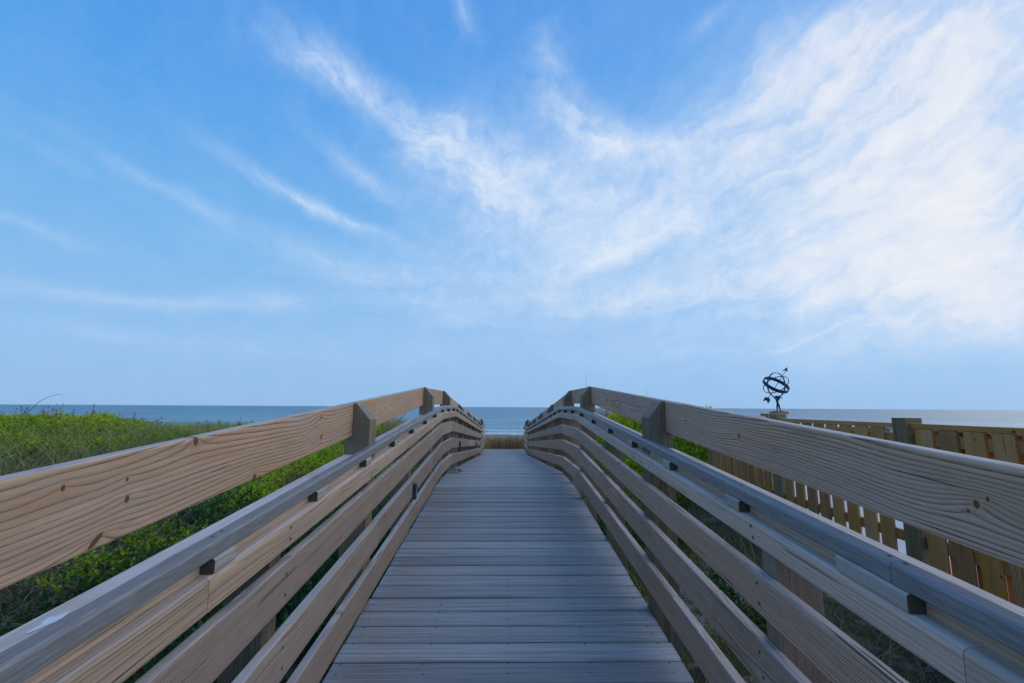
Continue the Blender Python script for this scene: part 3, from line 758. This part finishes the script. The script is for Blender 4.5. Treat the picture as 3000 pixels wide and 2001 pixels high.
bush('dune_bush', 'low olive-green bush between the big bright bush and the left railing top board', -5.4, 12.3, 1.3, 1.4, .34, 3000, L_BUSH, .07, .028, .4, lumps=.6)
bush('dune_bush', 'farthest low bush on the left dune, right under the sea horizon', -8.6, 16.5, 2.2, 1.4, .36, 2600, L_BUSH, .09, .04, .42, lumps=.6)
# band of low leafy plants beside the left railing
def band_d(x, y):
    c = -3.55 - .13 * (y - 4.5); w = .30 + .42 * vnoise(x, y, .8, 9)
    return np.exp(-((x - c) / w) ** 4) * (vnoise(x, y, 1.3, 12) > .27) * (.45 * (vnoise(x, y, 1.9, 14) > .5) + sst(4.2, 5.4, y + .8 * vnoise(x, y, 1.5, 13)))
x, y = scatter(38000, -7.5, -2.2, 3.2, 19, band_d)
lp = vnoise(x, y, 1.7, 15); B = base(x, y); B[:, 2] += rng.uniform(0, .26, len(x)) * (.3 + lp)
V, F, t = sprigs(B, rng.uniform(.1, .24, len(x)), 9, .044, .026, .74 + (lp - .5) * .9, tvar=.26)
tag(mesh_np('leafy_ground_cover', V, F, t, L_GREEN), 'band of bright green leafy ground cover beside the left railing', 'plants', kind='stuff')
# shaded plants close below the railings
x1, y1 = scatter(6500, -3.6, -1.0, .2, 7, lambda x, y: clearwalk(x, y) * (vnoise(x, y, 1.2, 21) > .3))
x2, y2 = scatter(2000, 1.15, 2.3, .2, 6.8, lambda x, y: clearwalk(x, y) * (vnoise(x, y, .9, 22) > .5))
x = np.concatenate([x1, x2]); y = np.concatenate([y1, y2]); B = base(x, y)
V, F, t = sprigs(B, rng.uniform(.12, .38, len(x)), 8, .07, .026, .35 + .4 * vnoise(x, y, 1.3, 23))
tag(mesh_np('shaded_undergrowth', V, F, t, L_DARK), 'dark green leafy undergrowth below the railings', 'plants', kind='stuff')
# grasses
def gd_left(x, y): return (1 - .93 * np.exp(-((x + 7.4) / 1.1) ** 2 - ((y - 10.6) / 1.8) ** 2)) * clearwalk(x, y) * np.clip(.25 + 1.3 * (vnoise(x, y, .7, 31) - .35), 0, 1) * (x < -.9)
parts = []
x, y = scatter(16000, -10.5, -3.8, 3.5, 12, lambda x, y: 1 - np.exp(-((x + 7.6) / .9) ** 2 - ((y - 10.4) / 1.6) ** 2)); parts.append(blades(base(x, y, -.01), rng.uniform(.25, .62, len(x)), rng.uniform(.005, .010, len(x)), .35, .62 + rng.normal(size=len(x)) * .25, .6))
x, y = scatter(60000, -13, -.95, .0, 15, gd_left); parts.append(blades(base(x, y, -.01), rng.uniform(.12, .42, len(x)), rng.uniform(.004, .009, len(x)), .35, .45 + rng.normal(size=len(x)) * .22, .6))
x, y = scatter(30000, -16, -2, 14, 27, lambda x, y: (vnoise(x, y, .6, 33) > .25) * 1.); parts.append(blades(base(x, y, -.01), rng.uniform(.15, .5, len(x)), rng.uniform(.008, .014, len(x)), .3, .55 + rng.normal(size=len(x)) * .22, .4))
x, y = scatter(9000, 1.1, 3.4, .2, 8, lambda x, y: clearwalk(x, y) * (vnoise(x, y, 1., 34) > .42) * (1 - .8 * sst(2.0, 3.0, x))); parts.append(blades(base(x, y, -.01), rng.uniform(.12, .38, len(x)), rng.uniform(.005, .012, len(x)), .35, .3 + rng.normal(size=len(x)) * .2, .6))
x, y = scatter(30000, 1.2, 9, 7.8, 20, lambda x, y: (vnoise(x, y, .7, 35) > .3) * (x < 4.9 + .12 * (y - 7.6))); parts.append(blades(base(x, y, -.01), rng.uniform(.2, .6, len(x)), rng.uniform(.006, .012, len(x)), .3, .65 + rng.normal(size=len(x)) * .25, .4))
x, y = scatter(14000, -3.2, 1.6, 7.5, 19, clearwalk); parts.append(blades(base(x, y, -.01), rng.uniform(.2, .55, len(x)), rng.uniform(.005, .011, len(x)), .3, .3 + rng.normal(size=len(x)) * .2, .5))
V, F, t = join(parts)
tag(mesh_np('dune_grass', V, F, t, L_GRASS), 'green dune grass on both sides of the boardwalk', 'grass', kind='stuff')
parts = []
x, y = scatter(60000, -12, -1.2, 1.5, 18, lambda x, y: clearwalk(x, y) * (vnoise(x, y, .55, 41) > .42)); parts.append(blades(base(x, y, -.01), rng.uniform(.1, .42, len(x)), rng.uniform(.003, .007, len(x)), .9, .5 + rng.normal(size=len(x)) * .3, .9))
x, y = scatter(7000, 1.1, 3.4, 1., 8, lambda x, y: clearwalk(x, y) * (vnoise(x, y, .8, 42) > .45)); parts.append(blades(base(x, y, -.01), rng.uniform(.1, .4, len(x)), rng.uniform(.003, .007, len(x)), .8, .5 + rng.normal(size=len(x)) * .3, .9))
V, F, t = join(parts)
tag(mesh_np('dry_grass', V, F, t, L_DRY), 'dry straw-coloured grass lying over the sand', 'grass', kind='stuff')
# tangled bare twigs low at the left
parts = []
x, y = scatter(9000, -6.5, -2.4, 1.6, 8, lambda x, y: np.exp(-((x + 4.3) / 1.2) ** 2 - ((y - 4.2) / 1.8) ** 2)); parts.append(blades(base(x, y, .02), rng.uniform(.25, .6, len(x)), rng.uniform(.003, .008, len(x)), 1.2, .6 + rng.normal(size=len(x)) * .3, 1.2, 5))
V, F, t = join(parts)
tag(mesh_np('bare_twigs', V, F, t, L_TWIG), 'tangle of grey bare twigs below the left railing', 'twigs', kind='stuff')
# tall brown oats past the end of the walk, and seed heads along the crests
parts = []
x, y = scatter(26000, -9, 9, 19.2, 26, lambda x, y: np.clip(1.2 - (y - 19) * .12, .1, 1)); n = len(x)
parts.append(blades(base(x, y, -.02), rng.uniform(.55, 1.08, n) * (.8 + .4 * vnoise(x, y, .9, 52)), rng.uniform(.010, .02, n), .10, .5 + 1.5 * (vnoise(x, y, 1.3, 51) - .5) + rng.normal(size=n) * .2, .25))
x, y = scatter(260, -5, 6, 19.4, 23); n = len(x); Hh = rng.uniform(1.1, 1.75, n); B = base(x, y, -.02)
parts.append(blades(B, Hh, np.full(n, .009), .03, .5 + rng.normal(size=n) * .2, .05))
V, F, t = join(parts)
tag(mesh_np('sea_oats', V, F, t, L_OAT), 'tall brown sea oats past the far end of the boardwalk', 'grass', kind='stuff')
x, y = scatter(9000, -4, 5, 18.9, 21.5); n = len(x)
V, F, t = blades(base(x, y, -.02), rng.uniform(.15, .4, n), rng.uniform(.008, .016, n), .3, .75 + rng.normal(size=n) * .2, .4)
tag(mesh_np('short_green_grass', V, F, t, L_GRASS), 'short yellow-green grass at the foot of the sea oats', 'grass', kind='stuff')
def spikes(name, label, pts, m=L_OAT):
    parts = []
    for (sx, sy, h, dz) in pts:
        B = np.array([[sx, sy, float(ground(sx, sy)) + dz]])
        parts.append(blades(B, np.array([h]), np.array([.007]), .08, np.array([.3]), .1))
        k = 26; tz = rng.uniform(.62, 1., k); P = B + np.stack([rng.normal(size=k) * .008, rng.normal(size=k) * .008, h * tz * .97], 1); D = rng.normal(size=(k, 3)) * .5; D[:, 2] = 1
        v, f, t = leaves(P, D, rng.uniform(.02, .04, k), rng.uniform(.010, .016, k), np.clip(.15 + rng.normal(size=k) * .2, 0, 1))
        # triangles to quads (degenerate-free): repeat as separate mesh
        parts2.append((v, f, t))
    return parts
parts2 = []; parts = []
SP = []
for i in range(150):
    yy0 = random.uniform(7.0, 13.5); ratio = random.choice([-1.1, -1.04, -.95, -.93, -.86, -.78, -.62, -.55, -.48]) + random.gauss(0, .022); xx0 = ratio * yy0
    SP.append((xx0, yy0, random.uniform(.35, .72) * (1. if ratio < -.8 else .8), 0.))
parts = spikes('x', 'x', SP)
V, F, t = join(parts2); o1 = mesh_np('seed_spikes', V, F, t, L_OAT); tag(o1, 'reddish brown seed spikes standing above the left dune against the sea', 'seed heads', kind='stuff')
V, F, t = join(parts); o2 = mesh_np('spike_stems', V, F, t, L_OAT); o2.parent = o1
def curve_stem(name, label, pts, rad, m, group=None):
    mb = MB(); p = [Vector(q) for q in pts]; out = []
    for i in range(len(p) - 1):
        p0 = p[max(i - 1, 0)]; p1 = p[i]; p2 = p[i + 1]; p3 = p[min(i + 2, len(p) - 1)]
        for k in range(6):
            t = k / 6; out.append(.5 * ((2 * p1) + (p2 - p0) * t + (2 * p0 - 5 * p1 + 4 * p2 - p3) * t * t + (3 * p1 - p0 - 3 * p2 + p3) * t ** 3))
    out.append(p[-1]); n = len(out)
    tube(mb, out, [rad * (1 - .65 * i / n) for i in range(n)], 5)
    o = mb.build(name, m, None, origin=pts[0]); tag(o, label, 'stem', group); return o
def ray(px, py, Y):
    """point at depth Y seen toward the given bearing: used once to lay out plants"""
    return ((px - 1475) / 1345. * Y, Y, -(py - 1193 - (px - 1475) * .0055) / 1345. * Y)
curve_stem('dry_stem', 'long thin bare stem arching to the right over the big bush against the sky', [ray(70, 1250, 8.3), ray(98, 1216, 8.3), ray(125, 1197, 8.3), ray(143, 1177, 8.3), ray(170, 1163, 8.3), ray(196, 1156, 8.3), ray(206, 1161, 8.3)], .006, L_TWIG)
curve_stem('dry_stem', 'thin upright straw stem at the very left edge against the sky', [ray(4, 1225, 8.5), ray(8, 1180, 8.5), ray(17, 1143, 8.5)], .004, L_TWIG)
curve_stem('dry_stem', 'thin curved stem just right of the nearest left post against the sea', [ray(1140, 1262, 9), ray(1158, 1243, 9), ray(1178, 1226, 9), ray(1196, 1207, 9), ray(1204, 1195, 9)], .008, L_TWIG)
curve_stem('dry_stem', 'thin upright stem above the second right post against the sky', [ray(1722, 1260, 11), ray(1723, 1180, 11), ray(1720, 1135, 11), ray(1719, 1098, 11)], .005, L_TWIG)
curve_stem('dry_stem', 'faint upright stem above the right railing, a little right of the taller one', [ray(1771, 1250, 11), ray(1771, 1160, 11), ray(1770, 1121, 11)], .004, L_TWIG)
curve_stem('dry_stem', 'faint upright stem above the right railing left of the nearest right post', [ray(1898, 1250, 11), ray(1898, 1185, 11), ray(1898, 1135, 11)], .004, L_TWIG)
bx, by, bz = ray(1148, 1275, 9.)
bush('sprig', 'small leafy green sprig just right of the nearest left post', bx - .05, by, .28, .25, .62, 110, L_GREEN, .06, .034, .6, lumps=.6)
# broad-leaved plants low at the right
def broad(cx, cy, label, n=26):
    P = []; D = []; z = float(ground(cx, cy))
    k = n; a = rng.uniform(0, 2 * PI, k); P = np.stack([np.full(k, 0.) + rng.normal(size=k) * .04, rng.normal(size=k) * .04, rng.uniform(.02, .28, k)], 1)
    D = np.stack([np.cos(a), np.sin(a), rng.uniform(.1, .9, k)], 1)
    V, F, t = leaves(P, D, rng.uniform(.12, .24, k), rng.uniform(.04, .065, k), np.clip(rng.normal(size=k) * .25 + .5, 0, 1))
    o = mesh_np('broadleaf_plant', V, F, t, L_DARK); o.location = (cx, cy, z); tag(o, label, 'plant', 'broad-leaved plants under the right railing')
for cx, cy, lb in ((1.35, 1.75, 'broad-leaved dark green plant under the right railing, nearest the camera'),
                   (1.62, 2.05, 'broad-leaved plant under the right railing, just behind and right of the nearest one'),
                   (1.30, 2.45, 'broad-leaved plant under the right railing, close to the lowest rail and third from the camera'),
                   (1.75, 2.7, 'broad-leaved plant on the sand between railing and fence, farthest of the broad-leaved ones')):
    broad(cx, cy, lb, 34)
# little vine creeping onto the deck at the left bend
mb = MB(); zb = -.925
for s_ in range(3):
    q = [Vector((-.80, 6.6 + .12 * s_, zb + .012))]
    for k in range(6): q.append(q[-1] + Vector((.035 + random.uniform(-.01, .02), random.uniform(-.05, .03), random.uniform(-.004, .008))))
    q = [Vector((a.x, a.y, max(a.z, zb + .006))) for a in q]; tube(mb, q, .004, 5)
o = mb.build('vine', L_TWIG, None, origin=(-.79, 6.65, zb)); tag(o, 'small vine creeping onto the deck at the bend of the left railing', 'vine')
k = 30; P = np.stack([rng.uniform(-.02, .2, k), rng.uniform(-.12, .25, k), rng.uniform(.01, .03, k)], 1); D = rng.normal(size=(k, 3)); D[:, 2] = .3
V, F, t = leaves(P, D, rng.uniform(.02, .04, k), rng.uniform(.012, .02, k), rng.uniform(.2, .9, k)); lv = mesh_np('leaves', V, F, t, L_BUSH); lv.parent = o

# ------------------------------------------------------------------ camera
CAM = bpy.data.cameras.new('camera'); cam = bpy.data.objects.new('camera', CAM); col.objects.link(cam); scene.camera = cam
CAM.sensor_width = 36.; CAM.lens = 36. * 1333.6 / 3000.; CAM.clip_start = .05; CAM.clip_end = 100000
pitch = math.atan(192.3 / 1333.6); yaw = math.atan(25 / 1333.6 * math.cos(pitch))
Fv = Vector((math.sin(yaw) * math.cos(pitch), math.cos(yaw) * math.cos(pitch), math.sin(pitch)))
R0 = Vector((math.cos(yaw), -math.sin(yaw), 0)); U0 = R0.cross(Fv); ro = .0055
R1 = R0 * math.cos(ro) + U0 * math.sin(ro); U1 = -R0 * math.sin(ro) + U0 * math.cos(ro)
from mathutils import Matrix
cam.matrix_world = Matrix(((R1.x, U1.x, -Fv.x, 0), (R1.y, U1.y, -Fv.y, 0), (R1.z, U1.z, -Fv.z, 0), (0, 0, 0, 1)))

# ------------------------------------------------------------------ sun
SUN = Vector((.86, .12, .56)).normalized()
sl = bpy.data.lights.new('sun', 'SUN'); so = bpy.data.objects.new('sun', sl); col.objects.link(so)
sl.energy = 1.15; sl.angle = math.radians(80); sl.color = (1., .90, .78)
so.rotation_euler = (-SUN).to_track_quat('-Z', 'Y').to_euler()

# ------------------------------------------------------------------ sky
world = bpy.data.worlds.new('World'); scene.world = world; world.use_nodes = True
nt = world.node_tree; t = T(nt); bg = nt.nodes['Background']
sky = t.n('ShaderNodeTexSky', sky_type='NISHITA'); sky.sun_disc = False
sky.sun_elevation = math.asin(SUN.z); sky.sun_rotation = math.atan2(SUN.x, SUN.y); sky.air_density = 1.; sky.dust_density = .4; sky.ozone_density = 2.5
dirv = t.n('ShaderNodeTexCoord').outputs['Generated']
dx, dy, dz = t.xyz(dirv)
az = t.m('ARCTAN2', dx, dy); el = t.m('ARCSINE', dz)
ae = t.cxyz(az, el, 0.)
SKYK = .075
base_c = t.v('SCALE', sky.outputs[0], c=SKYK)
grad = t.ramp(t.m('DIVIDE', el, 1.1, clamp=True), [(0., (.28, .51, .83)), (.10, (.30, .55, .89)), (.30, (.19, .49, .90)), (.50, (.095, .385, .88)), (.75, (.048, .29, .82)), (1., (.035, .21, .72))])
skyc = t.mix(.9, base_c, grad)
skyc = t.mix(t.mapr(az, -.8, .9, 0., .22, smooth=False), skyc, rgb((.42, .66, 1.)))
# cirrus: soft masks in bearing/elevation, filled with stretched noise
w1 = t.noise(dirv, 4.5, 4., .6, out='Color'); w2 = t.noise(dirv, 17., 3., .6, out='Color')
warp = t.v('ADD', t.v('SCALE', t.v('SUBTRACT', w1, (.5, .5, .5)), c=.16), t.v('SCALE', t.v('SUBTRACT', w2, (.5, .5, .5)), c=.035))
aew = t.v('MULTIPLY', t.v('ADD', ae, warp), (1, 1, 0))
CL = [(-0.37,0.63,0.20,0.058,-0.24,1.0,0),(-0.193,0.592,0.135,0.081,-0.50,0.70,0),(-0.460,0.411,0.211,0.027,-0.32,1.15,0),(-0.323,0.374,0.150,0.017,-0.26,0.50,0),(-0.494,0.647,0.231,0.089,-0.04,0.33,0),(-0.329,0.475,0.193,0.043,-0.54,0.60,0),(-0.088,0.519,0.278,0.127,-0.34,0.90,0),(-0.154,0.583,0.062,0.143,-0.88,0.60,0),(-0.100,0.766,0.091,0.038,-0.80,0.60,0),(0.098,0.683,0.092,0.066,1.29,0.60,0),(0.170,0.604,0.180,0.068,-0.56,0.70,0),(0.300,0.546,0.315,0.060,-0.27,0.95,0),(0.470,0.707,0.099,0.024,0.23,0.40,1),(0.128,0.500,0.479,0.168,-0.16,0.75,1),(0.249,0.385,0.541,0.248,0.21,0.80,1),(-0.023,0.434,0.299,0.181,-0.31,0.60,0),(0.540,0.596,0.164,0.088,0.42,0.60,1),(0.656,0.562,0.361,0.167,0.07,0.80,1),(0.824,0.546,0.324,0.120,-0.18,0.80,1),(0.665,0.382,0.471,0.318,0.07,1.00,1),(0.845,0.385,0.297,0.405,0.32,1.10,1),(0.810,0.239,0.337,0.228,-0.05,1.00,1),(0.247,0.329,0.523,0.059,0.34,0.55,1),(0.208,0.238,0.377,0.060,0.08,0.45,1),(0.452,0.255,0.455,0.055,0.09,0.50,1),(0.650,0.211,0.438,0.065,-0.08,0.55,1),(-0.833,0.268,0.114,0.019,-0.21,0.45,0),(-0.679,0.370,0.262,0.021,-0.30,0.33,0),(-0.817,0.379,0.167,0.019,-0.29,0.18,0),(-0.574,0.353,0.203,0.027,-0.18,0.25,0),(-0.801,0.175,0.229,0.027,-0.07,0.42,2),(-0.659,0.174,0.321,0.020,0.09,0.42,2),(-0.591,0.189,0.077,0.029,0.23,0.40,2),(-0.469,0.206,0.134,0.038,0.05,0.50,2),(-0.193,0.220,0.232,0.060,-0.22,0.40,2),(-0.380,0.296,0.313,0.049,-0.15,0.40,0),(-0.174,0.308,0.405,0.085,0.04,0.40,2),(-0.698,0.105,0.299,0.024,-0.09,0.26,2),(-0.035,0.179,0.146,0.018,0.01,0.35,2),(0.629,0.140,0.146,0.007,0.36,0.30,1),(0.552,0.115,0.080,0.006,0.22,0.30,1),(-0.525,0.107,0.439,0.022,-0.06,0.20,2),(-0.097,0.246,0.907,0.210,-0.01,0.25,2),(0.577,0.316,0.747,0.374,-0.13,0.35,2),
      (.80,.14,.75,.15,0,.42,2),(.1,.13,.9,.12,0,.22,2),(1.6,.5,.8,.6,0,.9,1),(2.6,.6,.9,.6,0,1.1,1),(-2.6,.6,.9,.6,0,1.1,1),(-1.7,.6,.6,.4,0,.5,2)]  # ends with unseen clouds behind the camera, added to neutralise the light
aes = t.v('MULTIPLY', t.v('ADD', ae, t.v('SCALE', warp, c=.28)), (1, 1, 0))
acc = [None, None, None]
for (cx, cy, sx, sy, an, am, g) in CL:
    mp = t.n('ShaderNodeMapping', vector_type='TEXTURE'); t.put(mp.inputs[0], aes if sy < .06 else aew)
    mp.inputs['Location'].default_value = (cx, cy, 0); mp.inputs['Rotation'].default_value = (0, 0, an); mp.inputs['Scale'].default_value = (sx * 1.25, sy * 1.25, 1)
    gr = t.n('ShaderNodeTexGradient', gradient_type='QUADRATIC_SPHERE'); t.put(gr.inputs[0], mp.outputs[0])
    acc[g] = t.m('MULTIPLY_ADD', gr.outputs['Fac'], am * 1.5, acc[g] if acc[g] is not None else 0.)
def streak(ang, sl_, ss_, seed):
    mp = t.n('ShaderNodeMapping', vector_type='TEXTURE'); t.put(mp.inputs[0], aew); mp.inputs['Rotation'].default_value = (0, 0, ang); mp.inputs['Scale'].default_value = (sl_, ss_, 1)
    mp.inputs['Location'].default_value = (seed, seed, 0)
    n1 = t.noise(mp.outputs[0], 1., 8., .62, .08)
    return n1
puff = t.noise(t.v('ADD', ae, t.v('SCALE', warp, c=.6)), 14., 6., .62)
puff2 = t.noise(t.v('ADD', ae, t.v('SCALE', warp, c=.8)), 42., 5., .65)
puff = t.m('ADD', t.m('MULTIPLY', puff, .68), t.m('MULTIPLY', puff2, .32))
dens = None
for g, (an, a, b_) in enumerate([(-.42, .20, .045), (.36, .34, .05), (0.02, .30, .03)]):
    sn = t.m('ADD', t.m('MULTIPLY', streak(an, a, b_, 3.3 * g + 1), (.52, .68, .62)[g]), t.m('MULTIPLY', puff, (.48, .32, .38)[g]))
    k = t.mapr(sn, .33, .68, (.16, .40, .22)[g], (1.5, 1.18, 1.25)[g], smooth=False)
    q = t.m('MULTIPLY', acc[g], k)
    dens = q if dens is None else t.m('ADD', dens, q)
dens = t.m('SUBTRACT', 1., t.m('EXPONENT', t.m('MULTIPLY', t.m('POWER', dens, 1.25), -.56)))
dens = t.m('MULTIPLY', dens, t.mapr(el, .0, .12))
# faint overall veil
veil = t.m('MULTIPLY', t.mapr(puff, .35, .7), .06)
dens = t.m('ADD', dens, veil, clamp=True)
cloudc = t.mix(t.mapr(dens, .25, .85), rgb((.62, .76, .96)), t.mix(t.mapr(az, .1, .9), rgb((.80, .87, .98)), rgb((.90, .90, .93))))
fin_c = t.mix(dens, skyc, cloudc)
t.put(bg.inputs['Color'], fin_c); bg.inputs['Strength'].default_value = 1.0
world.cycles.sampling_method = 'MANUAL'; world.cycles.sample_map_resolution = 512

scene.view_settings.view_transform = 'Standard'; scene.view_settings.look = 'None'
scene.view_settings.exposure = 0; scene.view_settings.gamma = 1
scene.cycles.max_bounces = 6; scene.cycles.use_denoising = True
